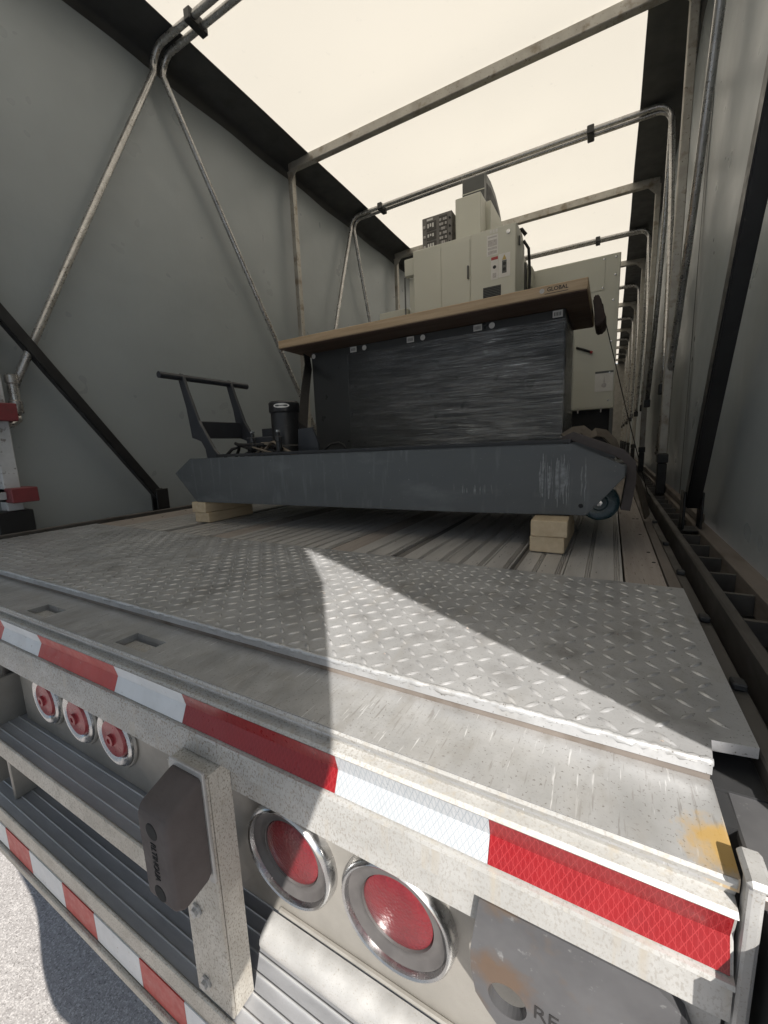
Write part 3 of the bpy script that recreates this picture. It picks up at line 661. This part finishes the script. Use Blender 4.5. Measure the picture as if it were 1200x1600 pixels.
# dark top lip seen above the panel's edge
bm = nb(); pts = [(-1.50, .2875), (-.10, .2975), (-.10, .3085), (-1.50, .2995)]
v0 = [bm.verts.new((a, sk(a) + .03, b_)) for a, b_ in pts]; v1 = [bm.verts.new((a, sk(a) + .06, b_)) for a, b_ in pts]
bm.faces.new(v0); bm.faces.new(v1[::-1])
for k in range(4): bm.faces.new((v0[k], v1[k], v1[(k + 1) % 4], v0[(k + 1) % 4]))
bmesh.ops.recalc_face_normals(bm, faces=bm.faces[:]); obj('top_lip', bm, 'black', lf)
# pale scrapes on the panel (thin raised paint loss)
bm = nb()
rs = random.Random(11)
SCP = [(rs.gauss(-.125, .035), rs.uniform(.225, .275), rs.uniform(.115, .18), rs.choice((.002, .003, .004, .006, .010))) for _ in range(26)] + [(rs.gauss(-.37, .05), rs.uniform(.168, .185), rs.uniform(.145, .158), rs.choice((.002, .003, .005))) for _ in range(12)]
for (x_, zt, zb, wd) in SCP:
    n = 12; prev = None
    for k in range(n + 1):
        z_ = zt + (zb - zt) * k / n; ww = wd * .5 * (math.sin(math.pi * (k + .4) / (n + .8)) ** .6) * (.45 + .9 * abs(fn((x_ * 90, z_ * 60, 3)))); cx = x_ + .003 * fn((x_ * 50, z_ * 30, 8))
        c2 = [bm.verts.new((cx - ww, sk(cx) - .0006, z_)), bm.verts.new((cx + ww, sk(cx) - .0006, z_))]
        if prev: bm.faces.new((prev[0], prev[1], c2[1], c2[0]))
        prev = c2
obj('paint_scrapes', bm, 'scratch', fp, kind='stuff')
obj('bolt_hole', lathe(nb(), [(.0001, -.0008), (.006, -.0008), (.0065, .0)], (-.066, sk(-.066), .123), seg=16), 'void', fp)
# caster
wc = (-.022, 1.335, .068)
o = obj('caster_wheel', lathe(nb(), [(.0001, -.016), (.02, -.018), (.024, -.012), (.040, -.012), (.047, -.016), (.052, -.012), (.053, 0), (.052, .012), (.047, .016), (.024, .014), (.0001, .018)], (-.022, 1.335, .13 - .006), seg=36), 'wheel', lf, smooth=True)
obj('axle_bolt', lathe(nb(), [(.009, .0), (.009, -.008), (.0001, -.009)], (-.022, 1.3165, .124), seg=6), 'chrome', o)
obj('tip_block', B(.012, .040, 1.262, 1.72, .212, .236, bev=.003), 'pontoon', lf)
# push handle at the left end: two curved arms, a tube and a cross plate
def arm(y0):
    o = [(-1.775, .668), (-1.752, .674), (-1.735, .660), (-1.716, .600), (-1.660, .455), (-1.575, .325), (-1.530, .282), (-1.625, .282), (-1.632, .325), (-1.655, .360), (-1.690, .372), (-1.715, .378), (-1.722, .430), (-1.735, .520), (-1.757, .600)]
    bm = nb(); prism(bm, o, 'y', y0, y0 + .016); bmesh.ops.bevel(bm, geom=[e for e in bm.edges], offset=.002, segments=1, affect='EDGES')
    obj('handle_arm', bm, 'dark_paint', lf)
arm(1.262); arm(1.535)
obj('handle_bar', tube(nb(), [(-1.752, 1.158, .655), (-1.752, 1.30, .655), (-1.752, 1.66, .655)], .0145, seg=16), 'dark_paint', lf, smooth=True)
obj('cross_plate', B(-1.70, -1.685, 1.2785, 1.5345, .375, .455, bev=.002), 'dark_paint', lf)
obj('cross_plate', B(-1.60, -1.40, 1.59, 1.605, .30, .42, bev=.003), 'dark_paint', lf)
# power pack: vertical motor with a badge, manifold, fittings and hoses
pk = (-1.262, 1.40)
mo = obj('motor', lathe(nb(), [(.0001, .215), (.060, .215), (.066, .208), (.066, .172), (.063, .168), (.060, .165), (.060, .03), (.066, .025), (.066, .0), (.0001, .0)], (pk[0], pk[1], .300), axis='z', seg=36), 'black', lf, smooth=True)
bm = nb()
def badge_fn(u, v):
    a = (u - .5) * 1.05; zc = .497; r_ = .0672
    return (0, 0, 0)
n = 28; ctr = bm.verts.new((pk[0] + .0672 * math.sin(.55), pk[1] - .0672 * math.cos(.55), .494)); ring = []
for k in range(n):
    t = 2 * math.pi * k / n; a = .55 + .52 * math.cos(t); ring.append(bm.verts.new((pk[0] + .0672 * math.sin(a), pk[1] - .0672 * math.cos(a), .494 + .0095 * math.sin(t))))
for k in range(n): bm.faces.new((ctr, ring[k], ring[(k + 1) % n]))
bmesh.ops.recalc_face_normals(bm, faces=bm.faces[:])
bd = obj('badge', bm, 'label', mo, smooth='all')
bm = nb(); rows = []
for k in range(13):
    a = .55 - .36 + .72 * k / 12; rows.append([bm.verts.new((pk[0] + .0676 * math.sin(a), pk[1] - .0676 * math.cos(a), .494 + s * .0016)) for s in (-1, 1)])
for k in range(12): bm.faces.new((rows[k][0], rows[k + 1][0], rows[k + 1][1], rows[k][1]))
obj('badge_print', bm, 'machine_dark', bd)
obj('manifold_block', B(-1.335, -1.19, 1.345, 1.45, .235, .2995, bev=.004), 'black', lf)
obj('guard_plate', prism(nb(), [(-1.195, .262), (-1.185, .395), (-1.110, .398), (-1.082, .33), (-1.078, .262)], 'y', 1.392, 1.402), 'dark_paint', lf)
obj('fluid_tank', B(-1.58, -1.35, 1.46, 1.58, .20, .375, bev=.006), 'dark_paint', lf)
for (x_, y_, z_) in ((-1.395, 1.33, .365), (-1.215, 1.30, .362)):
    f_ = obj('valve_fitting', lathe(nb(), [(.012, -.06), (.012, -.02), (.015, -.018), (.015, .0), (.008, .004), (.008, .018), (.0001, .02)], (x_, y_, z_), axis='z', seg=8), 'dark_steel', lf)
    obj('fitting_nut', lathe(nb(), [(.009, .0), (.009, .009), (.0001, .010)], (x_, y_, z_ + .0205), axis='z', seg=6), 'chrome', f_)
bm = nb(); rnd = random.Random(5)
for k in range(6):
    x0 = -1.54 + rnd.random() * .2; pth = [(x0 + t * (.10 + .2 * rnd.random()) , 1.28 + .05 * rnd.random(), .285 + .045 * math.sin(math.pi * t) * (1 + .4 * rnd.random())) for t in (0, .2, .4, .6, .8, 1)]
    obj('hydraulic_hose', tube(nb(), pth, .007, seg=8), 'tan' if k < 2 else 'strap', lf, smooth='all')
bm.free()
obj('hydraulic_hose', tube(nb(), [(-1.07, 1.42, .30), (-1.045, 1.43, .325), (-1.01, 1.44, .330), (-.985, 1.44, .318), (-.968, 1.44, .29)], .005, seg=8), 'strap', lf, smooth='all')
obj('hydraulic_hose', tube(nb(), [(-1.36, 1.29, .325), (-1.30, 1.28, .312), (-1.235, 1.275, .298), (-1.20, 1.275, .292)], .004, seg=8), 'tan', lf, smooth='all')
# black flat bar hugging the right end
bar = [(-.125, .302), (-.10, .318), (.030, .262), (.052, .236), (.054, .190), (.044, .105)]
bm = nb(); t = .012; rows = []
for k, (a, b_) in enumerate(bar):
    d = Vector((bar[min(k + 1, len(bar) - 1)][0] - bar[max(k - 1, 0)][0], bar[min(k + 1, len(bar) - 1)][1] - bar[max(k - 1, 0)][1])).normalized(); nn = Vector((-d.y, d.x))
    rows.append([bm.verts.new((a + nn.x * s, y_, b_ + nn.y * s)) for s, y_ in ((-t, 1.315), (t, 1.315), (t, 1.40), (-t, 1.40))])
for k in range(len(rows) - 1):
    for q in range(4): bm.faces.new((rows[k][q], rows[k][(q + 1) % 4], rows[k + 1][(q + 1) % 4], rows[k + 1][q]))
bm.faces.new(rows[0]); bm.faces.new(rows[-1][::-1]); bmesh.ops.recalc_face_normals(bm, faces=bm.faces[:])
obj('rubber_strip', bm, 'rubber', label='black rubber strip bent over the right tip of the grey steel frame', cat='rubber strip')
obj('webbing_strap', tube(nb(), [(-.14, 1.50, .315), (-.11, 1.52, .335), (-.085, 1.53, .338), (-.06, 1.53, .318), (-.045, 1.53, .328), (-.02, 1.55, .322), (.005, 1.56, .295), (.02, 1.57, .26), (.05, 1.60, .22), (.09, 1.68, .15), (.12, 1.75, .05), (.13, 1.78, .012)], .0, rect=(.004, .014)), 'tan', label='tan webbing strap lying bunched behind the black rubber strip', cat='strap')

# --- workbench: wrapped cabinet with a timber top
wb = thing('workbench', (-.86, 2.1, 0), 'film wrapped dark grey cabinet workbench with overhanging timber top', 'workbench')
bm = nb(); out = [(-1.632, 1.80), (-.100, 1.80), (-.100, 2.41), (-1.632, 2.41)]
top = obj('bench_top', B(-1.632, -.100, 1.80, 2.41, .8585, .900, bev=.004, seg=2), 'ply', wb)
lettering('GLOBAL', .020, 'print', top, (-.206, 1.7993, .8815), (1, 0, .0), (0, 0, 1), depth=.0002, bold=True)
obj('underline', B(-.252, -.168, 1.7990, 1.7996, .8665, .8685), 'print', top)
obj('logo_ring', lathe(nb(), [(.0062, -.0002), (.0088, -.0002), (.0088, .0002), (.0062, .0002)], (-.262, 1.7994, .8805), seg=20), 'label_grey', top)
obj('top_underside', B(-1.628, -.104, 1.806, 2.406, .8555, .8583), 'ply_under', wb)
cb = obj('cabinet_body', B(-1.552, -.192, 1.985, 2.40, .004, .855, bev=.003), 'cabinet', wb)
for x_, s in ((-1.254, 0), (-1.185, 1), (-.911, 0), (-.844, 1), (-.566, 0), (-.501, 1), (-.222, 0), (-1.529, 1)):
    zc = .834
    if s: obj('round_sticker', lathe(nb(), [(.0001, -.0006), (.013, -.0006), (.0135, .0)], (x_, 1.9755, zc), seg=20), 'label', cb)
    else:
        l_ = obj('barcode_sticker', B(x_ - .02, x_ + .02, 1.9735, 1.9745, zc - .014, zc + .014), 'label', cb)
        for q in range(5): obj('barcode_stripe', B(x_ - .014 + q * .006, x_ - .011 + q * .006, 1.9728, 1.9733, zc - .008, zc + .007), 'machine_dark', l_)
# stretch film over the right part of the cabinet: a wrinkled skin
def film_front(u, v):
    x_ = -1.30 + u * 1.112; z_ = .02 + v * .795
    wr = .009 * fn((x_ * 1.2, z_ * 40 + x_ * 6, 1)) + .003 * fn((x_ * 3, z_ * 120 + x_ * 9, 2))
    return (x_, 1.9775 + wr * .55, z_)
def film_side(u, v):
    y_ = 1.9775 + u * .425; z_ = .02 + v * .795
    return (-.186 + .004 * fn((y_ * 7, z_ * 12, 4)), y_, z_)
obj('stretch_film', grid(60, 220, film_front), 'film', cb, smooth='all')
obj('stretch_film', grid(24, 60, film_side), 'film', cb, smooth='all')
# tie-down at the bench's right end, and one at its left
bm = nb(); prism(bm, [(-.098, .905), (-.082, .925), (-.066, .905), (-.055, .86), (-.040, .815), (-.052, .798), (-.066, .790), (-.086, .793), (-.090, .86)], 'y', 2.10, 2.30)
bmesh.ops.bevel(bm, geom=bm.edges[:], offset=.006, segments=2, affect='EDGES')
obj('edge_protector', bm, 'brown', smooth=True, label='brown edge protector draped over the right end of the timber top', cat='edge protector')
obj('tie_down_strap', tube(nb(), [(-.088, 2.2, .926), (-.06, 2.2, .90), (-.045, 2.2, .82), (.06, 2.28, .42), (.17, 2.38, .03), (.185, 2.40, .012)], .0, rect=(.0035, .002)), 'strap', label='thin dark tie down strap from timber top to right side rail', cat='strap')
obj('tie_down_strap', tube(nb(), [(-1.575, 1.97, .845), (-1.56, 1.96, .78), (-1.40, 1.72, .60), (-1.215, 1.46, .413), (-1.205, 1.44, .33)], .0, rect=(.025, .003)), 'strap', label='wide black strap rising from the power pack to the bench left end', cat='strap')

# --- milling machine behind the bench
mm = thing('milling_machine', (-.9, 3.3, 0), 'grey green milling machine with electrical cabinet and dark arched cover', 'milling machine')
ec = obj('electrical_cabinet', B(-1.257, -.562, 2.80, 2.98, .55, 1.624, bev=.004, seg=2), 'machine', mm)
obj('cabinet_side', prism(nb(), [(2.9815, .55), (2.9815, 1.62), (3.06, 1.575), (3.06, .55)], 'x', -.66, -.562), 'machine', mm)
obj('door_panel', B(-1.046, -.852, 2.7945, 2.7995, .57, 1.598, bev=.0015), 'machine', ec)
obj('door_panel', B(-1.250, -1.052, 2.7960, 2.7995, .57, 1.618, bev=.0015), 'machine', ec)
obj('door_panel', B(-.846, -.566, 2.7930, 2.7995, .57, 1.620, bev=.0015), 'machine', ec)
obj('door_lock', lathe(nb(), [(.012, .0), (.012, -.006), (.0001, -.007)], (-.610, 2.7928, 1.578), seg=18), 'chrome', ec)
l_ = obj('rating_label', B(-.742, -.672, 2.7915, 2.7928, 1.465, 1.585), 'label', ec)
for z0, z1 in ((1.567, 1.575), (1.52, 1.555), (1.50, 1.512), (1.475, 1.492)): obj('label_print', B(-.735, -.679, 2.7907, 2.7913, z0, z1), 'label_grey', l_)
for q in range(3): obj('label_tag', B(-.724 + q * .018, -.711 + q * .018, 2.7915, 2.7928, 1.592, 1.612), 'label', ec)
l_ = obj('warning_label', B(-.715, -.671, 2.7915, 2.7928, 1.322, 1.455), 'label', ec)
obj('label_header', B(-.714, -.672, 2.7907, 2.7913, 1.437, 1.454), 'label_red', l_)
obj('label_symbol', lathe(nb(), [(.0001, -.0004), (.010, -.0004), (.0105, .0)], (-.693, 2.7912, 1.395), seg=20), 'print', l_)
obj('label_print', B(-.704, -.682, 2.7907, 2.7913, 1.332, 1.36), 'label_grey', l_)
l_ = obj('warning_label', B(-.668, -.597, 2.7915, 2.7928, 1.325, 1.462), 'label', ec)
obj('label_triangle', prism(nb(), [(-.646, 1.425), (-.619, 1.425), (-.6325, 1.455)], 'y', 2.7905, 2.7913), 'label_yellow', l_)
obj('label_panel', B(-.646, -.618, 2.7907, 2.7913, 1.348, 1.422), 'machine_dark', l_)
for z_ in (1.402, 1.370): obj('label_symbol', lathe(nb(), [(.0001, -.0004), (.010, -.0004), (.0105, .0)], (-.632, 2.7905, z_), seg=16), 'print', l_)
v_ = obj('vent_recess', B(-.765, -.652, 2.7915, 2.7928, 1.215, 1.285), 'void', ec)
for q in range(7): obj('vent_slat', B(-.763, -.654, 2.788, 2.7912, 1.219 + q * .0095, 1.2235 + q * .0095), 'machine_dark', v_)
obj('side_guard', B(-1.352, -1.262, 2.86, 2.90, 1.50, 1.612, bev=.003), 'machine', mm)
obj('side_guard', B(-1.335, -1.275, 2.90, 2.94, .4, 1.499, bev=.003), 'machine', mm)
obj('guide_rod', tube(nb(), [(-1.36, 2.88, .5), (-1.36, 2.88, 1.50)], .006, seg=8), 'machine_dark', mm)
obj('machine_base', B(-1.55, -.50, 3.07, 4.1, .05, 1.30, bev=.01), 'machine', mm)
obj('machine_saddle', B(-1.15, -.62, 3.07, 3.9, 1.301, 1.65, bev=.01), 'machine', mm)
obj('low_cover', B(-1.62, -1.38, 2.95, 3.06, .3, 1.32, bev=.004), 'machine', mm)
obj('column_cover', B(-1.0, -.826, 2.95, 3.08, 1.55, 1.940, bev=.003), 'machine', mm)
obj('column_body', B(-1.0, -.800, 3.11, 3.75, 1.651, 1.952, bev=.003), 'machine', mm)
obj('cable_gland', B(-.86, -.825, 3.082, 3.108, 1.60, 1.70), 'void', mm)
obj('lifting_eye', tube(nb(), [(-.60, 3.0, 1.62), (-.60, 3.0, 1.66), (-.575, 3.02, 1.672), (-.55, 3.04, 1.64)], .012, seg=8), 'black', mm)
# arched belt cover
ar = [(3.20, 1.953), (3.20, 2.185), (3.23, 2.205), (3.38, 2.215), (3.52, 2.195), (3.66, 2.14), (3.78, 2.05), (3.86, 1.93), (3.88, 1.80), (3.80, 1.80), (3.77, 1.953)]
bm = nb(); prism(bm, ar, 'x', -1.03, -.87); ac = obj('arched_cover', bm, 'machine_dark', mm, smooth=True)
inn = [(3.26, 1.96), (3.26, 2.15), (3.38, 2.17), (3.52, 2.15), (3.64, 2.10), (3.74, 2.02), (3.76, 1.96)]
obj('cover_recess', prism(nb(), inn, 'x', -.8695, -.868), 'void', ac)
obj('cover_ridge', B(-1.032, -.869, 3.197, 3.1998, 2.085, 2.091), 'machine', ac)
# control unit with dials
cu = obj('control_unit', B(-1.246, -1.026, 2.95, 3.06, 1.60, 1.885, bev=.003), 'control', mm)
rows = [(1.795, 1.852), (1.735, 1.785), (1.665, 1.723)]
for a, b_ in rows:
    o = obj('display_window', B(-1.212, -1.140, 2.9465, 2.9495, a, b_), 'control_dark', cu)
    for q in range(3):
        obj('display_mark', B(-1.205 + q * .018, -1.194 + q * .018, 2.9455, 2.9462, a + .018 + .006 * (q % 2), b_ - .012), 'label', o)
    obj('dial', lathe(nb(), [(.009, .0), (.009, -.008), (.0001, -.009)], (-1.228, 2.9495, (a + b_) / 2), seg=14), 'label_grey', cu)
obj('maker_plate', B(-1.21, -1.165, 2.947, 2.9495, 1.860, 1.872), 'label', cu)
o = obj('key_panel', B(-1.118, -1.058, 2.9465, 2.9495, 1.68, 1.868), 'control_dark', cu)
for q in range(6):
    for p_ in range(4): obj('key', B(-1.114 + p_ * .014, -1.104 + p_ * .014, 2.943, 2.9462, 1.690 + q * .029, 1.706 + q * .029), 'label_grey' if (q + p_) % 3 else 'control', o)
for z_ in (1.69, 1.74, 1.79, 1.84):
    obj('knob', lathe(nb(), [(.007, .0), (.007, -.008), (.0001, -.009)], (-1.04, 2.9495, z_), seg=14), 'print', cu)
for z_ in (.75, 1.15, 1.52): obj('hinge', B(-.5615, -.553, 2.86, 2.885, z_, z_ + .05, bev=.002), 'machine_dark', mm)
obj('cable', tube(nb(), [(-.56, 3.02, 1.60), (-.53, 3.03, 1.55), (-.52, 3.03, 1.40), (-.525, 3.03, 1.2), (-.53, 3.03, 1.0)], .009, seg=8), 'print', mm, smooth='all')
obj('door_handle', B(-.868, -.858, 2.778, 2.794, 1.36, 1.44, bev=.003), 'machine_dark', ec)
# --- second machine at the right
m2 = thing('machine_enclosure', (-.4, 4.0, 0), 'tall grey green machine enclosure beside the right wall with white notice', 'machine')
e2 = obj('enclosure_body', B(-.95, .004, 3.40, 4.7, .515, 1.538, bev=.004), 'machine', m2)
obj('access_panel', B(-.60, -.088, 3.3965, 3.3995, 1.315, 1.530, bev=.001), 'machine', e2)
obj('door_sheet', B(-.60, -.012, 3.3975, 3.3996, .53, 1.308, bev=.001), 'machine', e2)
for x_, z_ in ((-.097, 1.512), (-.098, 1.330), (-.025, 1.512), (-.03, 1.24), (-.03, .97), (-.03, .76), (-.03, .57), (-.025, 1.40)):
    obj('screw', lathe(nb(), [(.007, .0), (.006, -.003), (.0001, -.004)], (x_, 3.396, z_), seg=10), 'chrome', e2)
l_ = obj('notice', B(-.121, -.006, 3.3945, 3.396, .634, .772), 'label', e2)
obj('notice_header', B(-.121, -.006, 3.3938, 3.3944, .760, .774), 'machine_dark', l_)
obj('notice_symbol', lathe(nb(), [(.010, -.0003), (.016, -.0003), (.016, .0003), (.010, .0003)], (-.062, 3.394, .676), seg=18), 'label_grey', l_)
obj('notice_symbol', prism(nb(), [(-.068, .695), (-.056, .695), (-.062, .74)], 'y', 3.3936, 3.3944), 'label_grey', l_)
o = obj('release_handle', tube(nb(), [(-.25, 3.39, .955), (-.20, 3.385, .935), (-.155, 3.385, .912)], .008, seg=10), 'black', m2, smooth='all')
obj('handle_tip', tube(nb(), [(-.158, 3.385, .914), (-.145, 3.385, .907)], .010, seg=10), 'label_red', o)
obj('base_plinth', B(-.95, -.02, 3.46, 4.6, .0, .514), 'void', m2)
obj('corner_leg', B(-.02, .004, 3.40, 3.46, 0, .514, bev=.003), 'machine_dark', m2)
for x_ in (-.225, -.075): obj('hanger_clip', B(x_ - .004, x_ + .004, 3.395, 3.399, .49, .525), 'label_grey', m2)
obj('drive_motor', B(-.64, -.585, 3.25, 3.38, 1.36, 1.56, bev=.006), 'machine_dark', m2)
obj('motor_cap', B(-.583, -.545, 3.27, 3.38, 1.39, 1.535, bev=.012, seg=2), 'machine', m2)

# --- grit and wood chips lying on the deck
bm = nb(); rg = random.Random(3)
for k in range(150):
    x_, y_ = rg.uniform(-2.0, .12), rg.choice((rg.uniform(.46, .98), rg.uniform(.99, 1.7), rg.uniform(.955, .985))); a = rg.uniform(.0012, .0038); z_ = .0003 if y_ < .985 else -.0018; th = rg.random() * 6.28
    vs_ = [bm.verts.new((x_ + a * rg.uniform(.6, 1.6) * math.cos(th + q * 2.09), y_ + a * rg.uniform(.6, 1.6) * math.sin(th + q * 2.09), z_)) for q in range(3)] + [bm.verts.new((x_, y_, z_ + a * rg.uniform(.5, 1)))]
    for q in ((0, 1, 3), (1, 2, 3), (2, 0, 3)): bm.faces.new([vs_[m_] for m_ in q])
obj('deck_grit', bm, 'wood_floor', kind='stuff', label='scattered grit and small wood chips on the trailer deck', cat='grit')
